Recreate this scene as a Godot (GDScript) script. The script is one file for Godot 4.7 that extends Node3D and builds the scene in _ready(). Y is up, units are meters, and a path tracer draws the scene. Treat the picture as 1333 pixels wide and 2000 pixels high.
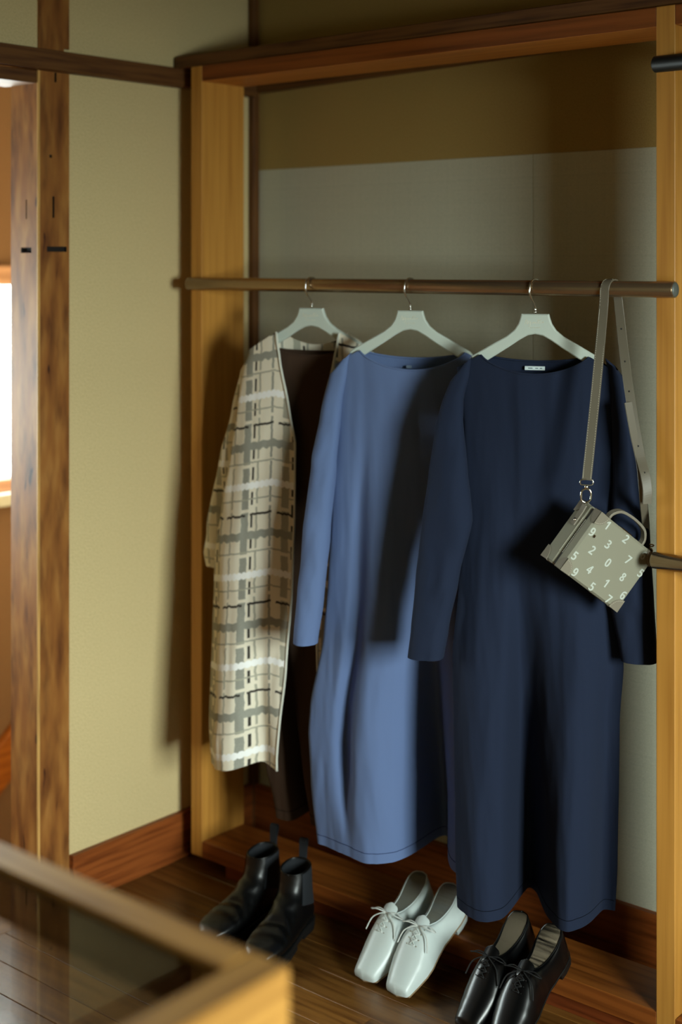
extends Node3D

# ------------------------------------------------------------------ helpers: naming
func named(called: String, parent: Node) -> String:
	if not parent.has_node(NodePath(called)):
		return called
	var n := 1
	while parent.has_node(NodePath("%s_%03d" % [called, n])):
		n += 1
	return "%s_%03d" % [called, n]

func put(called: String, mesh: Mesh, m: Material, parent: Node = self, at := Vector3.ZERO) -> MeshInstance3D:
	var o := MeshInstance3D.new()
	o.name = named(called, parent)
	o.mesh = mesh
	o.material_override = m
	o.position = at
	parent.add_child(o, true)
	return o

func thing(called: String, label: String, category: String, at := Vector3.ZERO, group := "") -> Node3D:
	var o := Node3D.new()
	o.name = named(called, self)
	o.position = at
	add_child(o, true)
	return tag(o, label, category, group)

func tag(o: Node3D, label: String, category: String, group := "", kind := "") -> Node3D:
	o.set_meta("label", label)
	o.set_meta("category", category)
	if group:
		o.set_meta("group", group)
	if kind:
		o.set_meta("kind", kind)
	return o

func struct_node(called: String, label: String, category: String) -> Node3D:
	return tag(thing(called, label, category), label, category, "", "structure")

func struct(called: String, mesh: Mesh, m: Material, at: Vector3, label: String, category: String) -> MeshInstance3D:
	var o := put(called, mesh, m, self, at)
	tag(o, label, category, "", "structure")
	return o

# ------------------------------------------------------------------ helpers: geometry
func face(st: SurfaceTool, p: Array, out: Vector3) -> void:
	# a flat convex polygon whose outside looks along out
	var n: Vector3 = (p[1] - p[0]).cross(p[2] - p[0]).normalized()
	var turn := n.dot(out) > 0
	if not turn:
		n = -n
	for i in range(1, p.size() - 1):
		var q: Array = [p[0], p[i + 1], p[i]] if turn else [p[0], p[i], p[i + 1]]
		for v in q:
			st.set_normal(n)
			st.add_vertex(v)

func add_cbox(st: SurfaceTool, size: Vector3, bev: float, t := Transform3D.IDENTITY) -> void:
	var h := size / 2.0
	var b: float = minf(bev, minf(h.x, minf(h.y, h.z)) * 0.9)
	var c := func(sx, sy, sz, ax) -> Vector3:
		var v := Vector3(sx * h.x, sy * h.y, sz * h.z)
		var d := Vector3(sx, sy, sz) * b
		d[ax] = 0.0
		return t * (v - d)
	for ax in 3:
		for s in [-1, 1]:
			var o := Vector3.ZERO
			o[ax] = s
			var q := []
			for k in [[-1, -1], [1, -1], [1, 1], [-1, 1]]:
				var v := [0, 0, 0]
				v[ax] = s
				v[(ax + 1) % 3] = k[0]
				v[(ax + 2) % 3] = k[1]
				q.append(c.call(v[0], v[1], v[2], ax))
			face(st, q, t.basis * o)
	for ax in 3:
		var a1 := (ax + 1) % 3
		var a2 := (ax + 2) % 3
		for s1 in [-1, 1]:
			for s2 in [-1, 1]:
				var q := []
				for k in [[-1, a1], [1, a1], [1, a2], [-1, a2]]:
					var v := [0, 0, 0]
					v[ax] = k[0]
					v[a1] = s1
					v[a2] = s2
					q.append(c.call(v[0], v[1], v[2], k[1]))
				var o := Vector3.ZERO
				o[a1] = s1
				o[a2] = s2
				face(st, q, t.basis * o)
	for sx in [-1, 1]:
		for sy in [-1, 1]:
			for sz in [-1, 1]:
				face(st, [c.call(sx, sy, sz, 0), c.call(sx, sy, sz, 1), c.call(sx, sy, sz, 2)], t.basis * Vector3(sx, sy, sz))

func begin() -> SurfaceTool:
	var st := SurfaceTool.new()
	st.begin(Mesh.PRIMITIVE_TRIANGLES)
	return st

func cbox(size: Vector3, bev := 0.002) -> ArrayMesh:
	var st := begin()
	add_cbox(st, size, bev)
	return st.commit()

func slab(a: Vector3, b: Vector3, bev := 0.002) -> Array:
	# [mesh, centre] of the box between two corners
	return [cbox((b - a).abs(), bev), (a + b) / 2.0]

func slab_in(called: String, a: Vector3, b: Vector3, m: Material, parent: Node, bev := 0.002) -> MeshInstance3D:
	var s := slab(a, b, bev)
	return put(called, s[0], m, parent, s[1])

func add_grid(st: SurfaceTool, rings: Array, closed := false, flip := false, uvs: Array = []) -> void:
	# smooth skin over rows of points; every row has the same length
	var n: int = rings[0].size()
	var m := n if closed else n - 1
	for i in range(rings.size() - 1):
		for j in m:
			var j2 := (j + 1) % n
			var q := [[i, j], [i + 1, j], [i + 1, j2], [i, j2]]
			var o := [0, 1, 2, 0, 2, 3] if flip else [0, 2, 1, 0, 3, 2]
			for k in o:
				var r: int = q[k][0]
				var s: int = q[k][1]
				if uvs.size():
					st.set_uv(uvs[r][s])
				st.add_vertex(rings[r][s])

func skin(rings: Array, closed := false, flip := false, uvs: Array = []) -> ArrayMesh:
	var st := begin()
	add_grid(st, rings, closed, flip, uvs)
	st.generate_normals()
	return st.commit()

func curve(points: Array, step := 0.006) -> PackedVector3Array:
	# a smooth line through the points (Catmull-Rom)
	var out := PackedVector3Array()
	for i in range(points.size() - 1):
		var p0: Vector3 = points[maxi(i - 1, 0)]
		var p1: Vector3 = points[i]
		var p2: Vector3 = points[i + 1]
		var p3: Vector3 = points[mini(i + 2, points.size() - 1)]
		var n: int = clampi(int(p1.distance_to(p2) / step), 2, 40)
		for k in n:
			out.append(p1.cubic_interpolate(p2, p0, p3, float(k) / n))
	out.append(points[-1])
	return out

func add_tube(st: SurfaceTool, line: PackedVector3Array, r: float, sides := 8) -> void:
	var rings := []
	var side := Vector3.ZERO
	for i in line.size():
		var d := (line[mini(i + 1, line.size() - 1)] - line[maxi(i - 1, 0)]).normalized()
		if side == Vector3.ZERO:
			side = d.cross(Vector3.UP if absf(d.y) < 0.9 else Vector3.RIGHT).normalized()
		side = (side - d * side.dot(d)).normalized()
		var up := d.cross(side)
		var ring := PackedVector3Array()
		for k in sides:
			var a := TAU * k / sides
			ring.append(line[i] + (side * cos(a) + up * sin(a)) * r)
		rings.append(ring)
	var cap0 := PackedVector3Array()
	var cap1 := PackedVector3Array()
	cap0.resize(sides)
	cap1.resize(sides)
	cap0.fill(line[0])
	cap1.fill(line[-1])
	rings.push_front(cap0)
	rings.push_back(cap1)
	add_grid(st, rings, true)

func tube(points: Array, r: float, sides := 8, step := 0.006) -> ArrayMesh:
	var st := begin()
	add_tube(st, curve(points, step), r, sides)
	st.generate_normals()
	return st.commit()

func lathe(profile: Array, sides := 32, axis := Vector3.RIGHT) -> ArrayMesh:
	# profile: [along, radius] pairs, turned round axis
	var u := axis.cross(Vector3.UP if absf(axis.y) < 0.9 else Vector3.RIGHT).normalized()
	var v := axis.cross(u)
	var rings := []
	for p in profile:
		var ring := PackedVector3Array()
		for k in sides:
			var a := TAU * k / sides
			ring.append(axis * p[0] + (u * cos(a) + v * sin(a)) * p[1])
		rings.append(ring)
	return skin(rings, true)

func add_extrude(st: SurfaceTool, outline: PackedVector2Array, depth: float, bev: float) -> void:
	# outline in x and y, thickness along z, bevelled edges
	if Geometry2D.is_polygon_clockwise(outline):
		outline.reverse()
	var n := outline.size()
	var inner := PackedVector2Array()
	for i in n:
		var e0 := (outline[i] - outline[(i + n - 1) % n]).normalized()
		var e1 := (outline[(i + 1) % n] - outline[i]).normalized()
		var k := (e0 + e1).normalized()
		var inw := Vector2(-k.y, k.x)
		inner.append(outline[i] + inw * bev / maxf(0.5, absf(inw.dot(Vector2(-e0.y, e0.x)))))
	var d := depth / 2.0
	var tris := Geometry2D.triangulate_polygon(inner)
	for s in [-1.0, 1.0]:
		for t in range(0, tris.size(), 3):
			var q := []
			for k in 3:
				q.append(Vector3(inner[tris[t + k]].x, inner[tris[t + k]].y, s * d))
			face(st, q, Vector3(0, 0, s))
	for i in n:
		var a := outline[i]
		var b := outline[(i + 1) % n]
		var ia := inner[i]
		var ib := inner[(i + 1) % n]
		var out := Vector3((b - a).y, -(b - a).x, 0)
		face(st, [Vector3(a.x, a.y, -d + bev), Vector3(b.x, b.y, -d + bev), Vector3(b.x, b.y, d - bev), Vector3(a.x, a.y, d - bev)], out)
		for s in [-1.0, 1.0]:
			face(st, [Vector3(a.x, a.y, s * (d - bev)), Vector3(b.x, b.y, s * (d - bev)), Vector3(ib.x, ib.y, s * d), Vector3(ia.x, ia.y, s * d)], out.normalized() + Vector3(0, 0, s))

func extrude(outline: PackedVector2Array, depth: float, bev := 0.001) -> ArrayMesh:
	var st := begin()
	add_extrude(st, outline, depth, bev)
	return st.commit()

func add_ribbon(st: SurfaceTool, line: PackedVector3Array, wides: Array, width: float, thick: float) -> void:
	# a strap: wides gives the direction across it at the first and the last point, blended between
	var rings := []
	for i in line.size():
		var d := (line[mini(i + 1, line.size() - 1)] - line[maxi(i - 1, 0)]).normalized()
		var f := float(i) / (line.size() - 1) * (wides.size() - 1)
		var k := mini(int(f), wides.size() - 2)
		var w: Vector3 = wides[k].lerp(wides[k + 1], f - k)
		w = (w - d * w.dot(d)).normalized()
		var nrm := d.cross(w)
		var ring := PackedVector3Array()
		for c in [[-1, -0.6], [-0.94, -1], [0.94, -1], [1, -0.6], [1, 0.6], [0.94, 1], [-0.94, 1], [-1, 0.6]]:
			ring.append(line[i] + w * (c[0] * width / 2) + nrm * (c[1] * thick / 2))
		rings.append(ring)
	var a := PackedVector3Array()
	var b := PackedVector3Array()
	a.resize(8)
	b.resize(8)
	a.fill(line[0])
	b.fill(line[-1])
	rings.push_front(a)
	rings.push_back(b)
	st.set_smooth_group(-1)
	add_grid(st, rings, true)

func look(rows: Array, v: float, k: int) -> float:
	# column k of a table sorted by its falling first column
	if v >= rows[0][0]:
		return rows[0][k]
	for i in range(rows.size() - 1):
		if v >= rows[i + 1][0]:
			var f: float = (rows[i][0] - v) / (rows[i][0] - rows[i + 1][0])
			f = f * f * (3 - 2 * f) * 0.35 + f * 0.65
			return lerpf(rows[i][k], rows[i + 1][k], f)
	return rows[-1][k]

# ------------------------------------------------------------------ helpers: materials
func noise(freq: float, seed_: int, octaves := 4, kind := FastNoiseLite.TYPE_SIMPLEX_SMOOTH) -> FastNoiseLite:
	var n := FastNoiseLite.new()
	n.noise_type = kind
	n.seed = seed_
	n.frequency = freq
	n.fractal_octaves = octaves
	return n

func ramp(stops: Array) -> Gradient:
	var g := Gradient.new()
	var offs := PackedFloat32Array()
	var cols := PackedColorArray()
	for s in stops:
		offs.append(s[0])
		cols.append(s[1])
	g.offsets = offs
	g.colors = cols
	return g

func noise_tex(n: FastNoiseLite, g: Gradient, size := 512, as_normal := false, bump := 4.0) -> NoiseTexture2D:
	var t := NoiseTexture2D.new()
	t.width = size
	t.height = size
	t.seamless = true
	t.noise = n
	t.color_ramp = g
	t.as_normal_map = as_normal
	t.bump_strength = bump
	return t

func plain(c: Color, rough := 0.6, metal := 0.0, spec := 0.5) -> StandardMaterial3D:
	var m := StandardMaterial3D.new()
	m.albedo_color = c
	m.roughness = rough
	m.metallic = metal
	m.metallic_specular = spec
	return m

func along(axis: int, fine: float, coarse: float) -> Vector3:
	var v := Vector3(fine, fine, fine)
	v[axis] = coarse
	return v

var grain_tex: NoiseTexture2D
var pale_grain_tex: NoiseTexture2D
var blotch_tex: NoiseTexture2D
var fine_normal: NoiseTexture2D
func wood(c: Color, axis: int, rough := 0.55, fine := 9.0, coarse := 0.5, shift := 0.0, spec := 0.4) -> StandardMaterial3D:
	var m := plain(c, rough, 0.0, spec)
	m.albedo_texture = grain_tex
	m.uv1_triplanar = true
	m.uv1_world_triplanar = true
	m.uv1_triplanar_sharpness = 8.0
	m.uv1_scale = along(axis, fine, coarse)
	m.uv1_offset = Vector3(shift, shift * 0.7, shift * 1.3)
	return m

func cloth(c: Color, tex_scale := 6.0, sheen := 0.25) -> StandardMaterial3D:
	var m := plain(c, 0.92, 0.0, 0.25)
	m.normal_enabled = true
	m.normal_texture = fine_normal
	m.normal_scale = 0.25
	m.uv1_triplanar = true
	m.uv1_scale = Vector3(tex_scale, tex_scale, tex_scale)
	m.rim_enabled = sheen > 0
	m.rim = sheen
	m.rim_tint = 0.6
	m.cull_mode = BaseMaterial3D.CULL_DISABLED
	return m

func plaster(c: Color, scale: float, bump := 0.5) -> StandardMaterial3D:
	var m := plain(c, 0.95, 0.0, 0.15)
	m.albedo_texture = plaster_tex
	m.normal_enabled = true
	m.normal_texture = fine_normal
	m.normal_scale = bump
	m.uv1_triplanar = true
	m.uv1_world_triplanar = true
	m.uv1_scale = Vector3(scale, scale, scale)
	return m

var plaster_tex: NoiseTexture2D
var weave_tex: ImageTexture

func make_textures() -> void:
	grain_tex = noise_tex(noise(0.012, 3, 5), ramp([[0.0, Color(0.62, 0.56, 0.5)], [0.35, Color(0.84, 0.81, 0.78)], [0.6, Color(0.95, 0.94, 0.92)], [1.0, Color(1, 1, 1)]]), 512)
	pale_grain_tex = noise_tex(noise(0.014, 13, 4), ramp([[0.0, Color(0.86, 0.82, 0.76)], [0.5, Color(0.95, 0.94, 0.92)], [1.0, Color(1, 1, 1)]]), 512)
	blotch_tex = noise_tex(noise(0.011, 21, 3), ramp([[0.0, Color(0.3, 0.2, 0.18)], [0.07, Color(0.42, 0.32, 0.28)], [0.12, Color(0.84, 0.77, 0.71)], [0.5, Color(0.93, 0.89, 0.83)], [0.75, Color(1, 1, 1)], [1.0, Color(1, 1, 1)]]), 512)
	fine_normal = noise_tex(noise(0.12, 8, 3), null, 512, true, 3.0)
	plaster_tex = noise_tex(noise(0.09, 5, 5), ramp([[0.0, Color(0.84, 0.83, 0.8)], [0.5, Color(0.95, 0.95, 0.94)], [1.0, Color(1, 1, 1)]]), 512)
	# paper cloth: crossed threads of uneven tone
	var im := Image.create(256, 256, false, Image.FORMAT_RGB8)
	var rng := RandomNumberGenerator.new()
	rng.seed = 11
	var cols := []
	for i in 256:
		cols.append([rng.randf_range(-0.05, 0.05), rng.randf_range(-0.05, 0.05)])
	for y in 256:
		for x in 256:
			var g: float = 0.92 + cols[x][0] * 0.25 + cols[y][1] * 0.25 + rng.randf_range(-0.06, 0.06)
			im.set_pixel(x, y, Color(g, g, g))
	weave_tex = ImageTexture.create_from_image(im)

func plaid_texture() -> ImageTexture:
	# one repeat of the jacquard: cream ground, grey and dark bars, white looped bands
	var s := 512
	var im := Image.create(s, s, false, Image.FORMAT_RGB8)
	var rng := RandomNumberGenerator.new()
	rng.seed = 4
	var cream := Color(0.91, 0.88, 0.80)
	var grey := Color(0.60, 0.60, 0.56)
	var pale := Color(0.68, 0.67, 0.60)
	var dark := Color(0.24, 0.23, 0.21)
	var white := Color(0.98, 0.98, 0.97)
	im.fill(cream)
	var wob := noise(0.02, 6, 2)
	for y in s:
		# upright bars
		for b in [[30, 12, pale], [112, 46, grey], [206, 12, pale], [290, 14, grey], [368, 44, pale], [452, 14, pale]]:
			var x0: int = b[0] + int(wob.get_noise_2d(b[0], y) * 5.0)
			if int(y + b[0] * 3) % 256 < 236:
				im.fill_rect(Rect2i(x0, y, b[1], 1), b[2])
	for d in [[166, 60], [166, 190], [166, 310], [166, 430], [420, 10], [420, 130], [420, 250], [420, 370]]:
		im.fill_rect(Rect2i(d[0] + 8, d[1], 13, 74), dark)
	# level bars
	for x in s:
		var w := int(wob.get_noise_2d(x * 1.3, 900) * 9.0)
		im.fill_rect(Rect2i(x, 96 + w / 2, 1, 9), pale)
		im.fill_rect(Rect2i(x, 398 + w / 2, 1, 9), pale)
		if x % 170 < 138:
			im.fill_rect(Rect2i(x, 184 + w, 1, 13), dark)
		var t := int(20 + 4 * sin(x * TAU / 42.0))
		im.fill_rect(Rect2i(x, 286 + int(4 * sin(x * TAU / 64.0)), 1, t + 26), grey)
	# white loops
	for i in range(0, s, 32):
		for y in range(0, 44):
			var half := int(20.0 * sqrt(maxf(0.0, 1.0 - pow((y - 22) / 22.0, 2.0))))
			im.fill_rect(Rect2i(i + 16 - half, y, half * 2, 1), white)
	for k in 9000:
		var x := rng.randi_range(0, s - 2)
		var y := rng.randi_range(0, s - 1)
		var c := im.get_pixel(x, y).lerp(cream, rng.randf_range(0.1, 0.5))
		im.fill_rect(Rect2i(x, y, 2, 1), c)
	return ImageTexture.create_from_image(im)

# ------------------------------------------------------------------ garments
# A garment hangs in its own axes: x to the wearer's-front-right of the picture, y up from the floor, z out of the front.
func top_at(g: Dictionary, u: float, front: bool) -> float:
	var un: float = g.neck
	var a := absf(u - g.neck_x)
	if a >= un:
		return g.neck_y - (a - un) * g.slope
	var dip: float = g.dip_front if front else g.dip_back
	return g.neck_y - dip * pow(1.0 - pow(a / un, 2.0), 0.8)

func fold_at(folds: Array, s: float, t: float) -> float:
	var f := 0.0
	for k in folds:
		# [centre, spread, depth at the shoulder, depth at the hem, where it starts, spread to the right, where it fades]
		var q: float = clampf((t - k[4]) / (1.0 - k[4]), 0.0, 1.0)
		var spread: float = k[1] if s < k[0] or k.size() < 6 else k[5]
		var fade := 1.0 if k.size() < 7 else 1.0 - smoothstep(k[6], 1.0, t)
		f += fade * lerpf(k[2], k[3], q * q * (3 - 2 * q) * 0.6 + q * 0.4) * exp(-pow((s - k[0]) / spread, 2.0))
	return f

func slant(g: Dictionary, u: float) -> float:
	# how the cloth of the cardigan drops away on both sides of its front ridge
	return (u - g.ridge) * (0.24 if u < g.ridge else -0.16)

func cloth_uv(g: Dictionary, p: Vector3) -> Vector2:
	var y := p.y - (slant(g, p.x) if g.has("ridge") else 0.0)
	return Vector2(p.x / 0.19, -y / 0.205)

func sheet_point(g: Dictionary, s: float, t: float, front: bool, wr: FastNoiseLite) -> Vector3:
	var u0: float = lerpf(g.rows[0][1], g.rows[0][2], (s + 1) / 2)
	var top := top_at(g, u0, front)
	var hem: float = g.hem
	if g.has("ridge"):
		hem += slant(g, u0 * 1.5)
	var v := lerpf(top, hem, t)
	var u := lerpf(look(g.rows, v, 1), look(g.rows, v, 2), (s + 1) / 2)
	var round_ := pow(maxf(0.0, 1.0 - s * s), 0.5)
	var b: float = lerpf(g.deep_top, g.front_hem if front else g.back_hem, pow(t, 0.8))
	var w := b * round_ * (1.0 if front else -1.0)
	var f := fold_at(g.folds, s, t)
	w += f if front else f * pow(absf(s), 6.0) + fold_at(g.get("back_folds", []), s, t)
	w += wr.get_noise_2d(u * 900.0, v * 160.0) * 0.004 * (0.3 + t)
	return Vector3(u, v, w + g.get("out", 0.0))

func sheet(g: Dictionary, front: bool, s0 := -1.0, s1 := 1.0, edge: Array = []) -> ArrayMesh:
	# edge: rows of [height, left limit, right limit] that an open front is cut to
	var wr := noise(0.02, 31, 3)
	var rings := []
	var uvs := []
	var nt := 70
	var ns := 90
	for i in nt + 1:
		var ring := PackedVector3Array()
		var uv := PackedVector2Array()
		for j in ns + 1:
			var s := lerpf(s0, s1, float(j) / ns)
			s = sin(s * PI / 2) * 0.35 + s * 0.65 if absf(s) <= 1.0 else s
			var p := sheet_point(g, s, float(i) / nt, front, wr)
			ring.append(p)
			uv.append(cloth_uv(g, p))
		rings.append(ring)
		uvs.append(uv)
	return skin(rings, false, front, uvs)

func open_front(g: Dictionary, side: float, edge: Array) -> ArrayMesh:
	# half of an open front: from the side seam to the front edge
	var wr := noise(0.02, 31, 3)
	var rings := []
	var uvs := []
	var nt := 80
	var ns := 48
	for i in nt + 1:
		var ring := PackedVector3Array()
		var uv := PackedVector2Array()
		for j in ns + 1:
			var f := float(j) / ns
			# walk inwards from the side seam until the edge is met at this height
			var s_edge := 0.0
			var v_guess := lerpf(g.neck_y, g.hem, float(i) / nt)
			var e := look(edge, v_guess, 1 if side < 0 else 2)
			var l := look(g.rows, v_guess, 1)
			var r := look(g.rows, v_guess, 2)
			s_edge = (e - l) / (r - l) * 2 - 1
			var s := lerpf(side, s_edge, f)
			var p := sheet_point(g, s, float(i) / nt, true, wr)
			ring.append(p)
			uv.append(cloth_uv(g, p))
		rings.append(ring)
		uvs.append(uv)
	return skin(rings, false, side < 0, uvs)

func front_edge_line(g: Dictionary, side: float, edge: Array) -> Array:
	var wr := noise(0.02, 31, 3)
	var out := []
	for i in 41:
		var t := i / 40.0
		var v := lerpf(g.neck_y, g.hem, t)
		var e := look(edge, v, 1 if side < 0 else 2)
		var l := look(g.rows, v, 1)
		var r := look(g.rows, v, 2)
		out.append(sheet_point(g, (e - l) / (r - l) * 2 - 1, t, true, wr) + Vector3(0, 0, 0.001))
	return out

func sleeve(rows: Array, out_top: float, out_low: float, deep: float, seed_: int) -> ArrayMesh:
	var wr := noise(0.03, seed_, 3)
	var rings := []
	var uvs := []
	var n := 40
	var top: float = rows[0][0]
	var low: float = rows[-1][0]
	for i in 49:
		var t := i / 48.0
		var v := lerpf(top, low, t)
		var l := look(rows, v, 1)
		var r := look(rows, v, 2)
		var ring := PackedVector3Array()
		var uv := PackedVector2Array()
		var d := lerpf(0.014, deep, clampf(t * 2.2, 0, 1))
		for k in n:
			var a := TAU * k / n
			var x := (l + r) / 2 + (r - l) / 2 * signf(cos(a)) * pow(absf(cos(a)), 0.85)
			var z := lerpf(out_top, out_low, t) + d * signf(sin(a)) * pow(absf(sin(a)), 0.8)
			z += wr.get_noise_2d(x * 500.0 + 100.0 * signf(sin(a)), v * 220.0) * 0.007 * clampf(t * 3, 0, 1)
			ring.append(Vector3(x, v + 0.012 * (1 - t) * (1 - t) * cos(a) * signf(l + r) * -1.0, z))
			uv.append(Vector2(x / 0.19 + (0.37 if sin(a) < 0 else 0.0), -v / 0.205 + 0.13))
		rings.append(ring)
		uvs.append(uv)
	return skin(rings, true, false, uvs)

func neck_line(g: Dictionary, front: bool, lift := 0.0) -> Array:
	var wr := noise(0.02, 31, 3)
	var out := []
	var w: float = (g.rows[0][2] - g.rows[0][1]) / 2
	var c: float = (g.rows[0][2] + g.rows[0][1]) / 2
	for k in 25:
		var u: float = g.neck_x + g.neck * (k / 12.0 - 1.0)
		out.append(sheet_point(g, (u - c) / w, 0.0, front, wr) + Vector3(0, lift, 0))
	return out

func hem_line(g: Dictionary, height: float) -> Array:
	var wr := noise(0.02, 31, 3)
	var out := []
	for k in 73:
		var s := k / 36.0 - 1.0
		out.append(sheet_point(g, s, 1.0 - height / (g.neck_y - g.hem), true, wr) + Vector3(0, 0, 0.0004))
	return out

func dress_parts(o: Node3D, g: Dictionary, m: Material, dark: Material) -> void:
	put("front_panel", sheet(g, true), m, o)
	put("back_panel", sheet(g, false), m, o)
	for front in [true, false]:
		put("neckline_binding", tube(neck_line(g, front, -0.0015), 0.0022, 8, 0.02), m, o)
	put("hem_stitching", tube(hem_line(g, 0.022), 0.0007, 5, 0.02), dark, o)

# ------------------------------------------------------------------ hangers
func hanger(label: String, x: float, yaw: float, wide: float, paint: Material, steel: Material, gilt: Material) -> Node3D:
	var o := thing("clothes_hanger", label, "hanger", Vector3(x, 1.47, 0.32), "pale hangers on the rod")
	o.rotation.y = yaw
	o.scale.x = wide
	var half := [Vector2(0.0274, 0.0), Vector2(0.0296, -0.009), Vector2(0.0332, -0.0197), Vector2(0.0418, -0.0329), Vector2(0.0575, -0.0460), Vector2(0.083, -0.0605), Vector2(0.1118, -0.0775), Vector2(0.128, -0.087), Vector2(0.134, -0.0935), Vector2(0.128, -0.110), Vector2(0.116, -0.1065), Vector2(0.0977, -0.0966), Vector2(0.0549, -0.0690), Vector2(0.0329, -0.0538), Vector2(0.0157, -0.0439)]
	var poly := PackedVector2Array()
	for p in half:
		poly.append(p)
	poly.append(Vector2(0, -0.0408))
	for i in range(half.size() - 1, -1, -1):
		poly.append(Vector2(-half[i].x, half[i].y))
	put("hanger_body", extrude(poly, 0.013, 0.0022), paint, o, Vector3(0, -0.0525, 0))
	# wire hook in the plane across the rod
	var across := Basis(Vector3.UP, -yaw) * Vector3(0, 0, 1)
	var line := []
	for p in [[0.0, -0.054], [0.0, -0.040], [0.006, -0.031], [0.016, -0.020], [0.0212, -0.006], [0.0188, 0.009], [0.010, 0.0165], [0.0, 0.0186], [-0.010, 0.0165], [-0.0185, 0.006], [-0.0195, -0.004]]:
		line.append(across * p[0] + Vector3(0, p[1], 0))
	put("hook", tube(line, 0.0018, 10, 0.003), steel, o)
	put("ferrule", lathe([[-0.054, 0.0], [-0.054, 0.0026], [-0.045, 0.0026], [-0.044, 0.0]], 14, Vector3.UP), steel, o)
	# handwritten mark and small capitals pressed into the block
	var st := begin()
	var strokes := [
		[Vector2(-19, -2), Vector2(-16, 7), Vector2(-13.5, -2), Vector2(-16, 1.5)], [Vector2(-9, 4), Vector2(-12, 4.5), Vector2(-12, 0), Vector2(-9, 1.5), Vector2(-8.6, 4), Vector2(-9.5, -5), Vector2(-13, -6)],
		[Vector2(-6, 3), Vector2(-5.5, 0), Vector2(-3, 1), Vector2(-2.5, 3.4), Vector2(-2, 0.5), Vector2(0.5, 1), Vector2(1, 3.2), Vector2(2.2, 0.3), Vector2(5, 2)],
		[Vector2(7.5, 8), Vector2(6, 0.5), Vector2(8.5, 0.6)], [Vector2(4.5, 4.6), Vector2(13, 7)], [Vector2(10, 3.5), Vector2(9.8, 0.4), Vector2(11.5, 1)], [Vector2(13, 3.6), Vector2(13.6, 0.5), Vector2(16, 3.8), Vector2(16.6, 1)]]
	for s in strokes:
		var pts := []
		for p in s:
			pts.append(Vector3(p.x * 0.00105, p.y * 0.00105 - 0.0715, 0.0066))
		add_tube(st, curve(pts, 0.001), 0.00042, 5)
	for i in 5:
		var x0 := -0.0085 + i * 0.0042
		add_tube(st, PackedVector3Array([Vector3(x0, -0.0815, 0.0066), Vector3(x0 + 0.0006, -0.0788, 0.0066), Vector3(x0 + 0.0018, -0.0788, 0.0066), Vector3(x0 + 0.0018, -0.0815, 0.0066)]), 0.0003, 4)
	st.generate_normals()
	put("lettering", st.commit(), gilt, o)
	return o

# ------------------------------------------------------------------ shoes
func shoe_half(z: float, L: float) -> Vector2:
	# half widths (inner, outer) of a square-toed shoe at a distance z from the heel
	var t := z / L
	var w := [[0.0, 0.0], [0.012, 0.0125], [0.04, 0.0215], [0.09, 0.0275], [0.18, 0.030], [0.3, 0.0285], [0.42, 0.0285], [0.55, 0.034], [0.66, 0.0395], [0.75, 0.0395], [0.84, 0.0355], [0.92, 0.0305], [0.965, 0.0275], [0.985, 0.0245], [0.996, 0.017], [1.0, 0.0]]
	for i in range(w.size() - 1):
		if t <= w[i + 1][0]:
			var f: float = (t - w[i][0]) / (w[i + 1][0] - w[i][0])
			var v := lerpf(w[i][1], w[i + 1][1], f)
			return Vector2(v, v)
	return Vector2.ZERO

func curve_at(tab: Array, t: float) -> float:
	if t <= tab[0][0]:
		return tab[0][1]
	for i in range(tab.size() - 1):
		if t <= tab[i + 1][0]:
			var p0: float = tab[maxi(i - 1, 0)][1]
			var p3: float = tab[mini(i + 2, tab.size() - 1)][1]
			var f: float = (t - tab[i][0]) / (tab[i + 1][0] - tab[i][0])
			return cubic_interpolate(tab[i][1], tab[i + 1][1], p0, p3, f)
	return tab[-1][1]

const SHOE_TOP := [[0.0, 0.058], [0.03, 0.060], [0.1, 0.056], [0.2, 0.049], [0.3, 0.0465], [0.4, 0.051], [0.5, 0.062], [0.53, 0.0645], [0.58, 0.0625], [0.66, 0.054], [0.75, 0.044], [0.85, 0.0345], [0.93, 0.027], [0.98, 0.021], [0.995, 0.014], [1.0, 0.006]]

func shoe_ring(t: float, L: float, inset: float, centre: float) -> PackedVector3Array:
	var z := t * L
	var hw := maxf(shoe_half(z, L).x - inset, 0.0)
	var yt := curve_at(SHOE_TOP, t)
	# the mouth: open from the heel to the throat
	var gap := 0.0
	if t < 0.52:
		var m := clampf((0.52 - t) / 0.52, 0, 1)
		gap = hw * (0.88 * pow(m, 0.40))
	var ring := PackedVector3Array()
	var e := 0.62 if t < 0.5 else lerpf(0.62, 0.78, clampf((t - 0.5) / 0.3, 0, 1))
	var bend := 0.004 * sin(PI * clampf((t - 0.35) / 0.65, 0, 1)) * centre
	for k in 13:
		var a := k / 12.0 * PI / 2
		ring.append(Vector3(-(gap + (hw - gap) * pow(cos(a), e)) + bend, 0.003 + (yt - 0.003) * pow(sin(a), e if t > 0.5 else 0.9), z))
	for k in range(12, -1, -1):
		var a := k / 12.0 * PI / 2
		ring.append(Vector3(gap + (hw - gap) * pow(cos(a), e) + bend, 0.003 + (yt - 0.003) * pow(sin(a), e if t > 0.5 else 0.9), z))
	return ring

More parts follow.
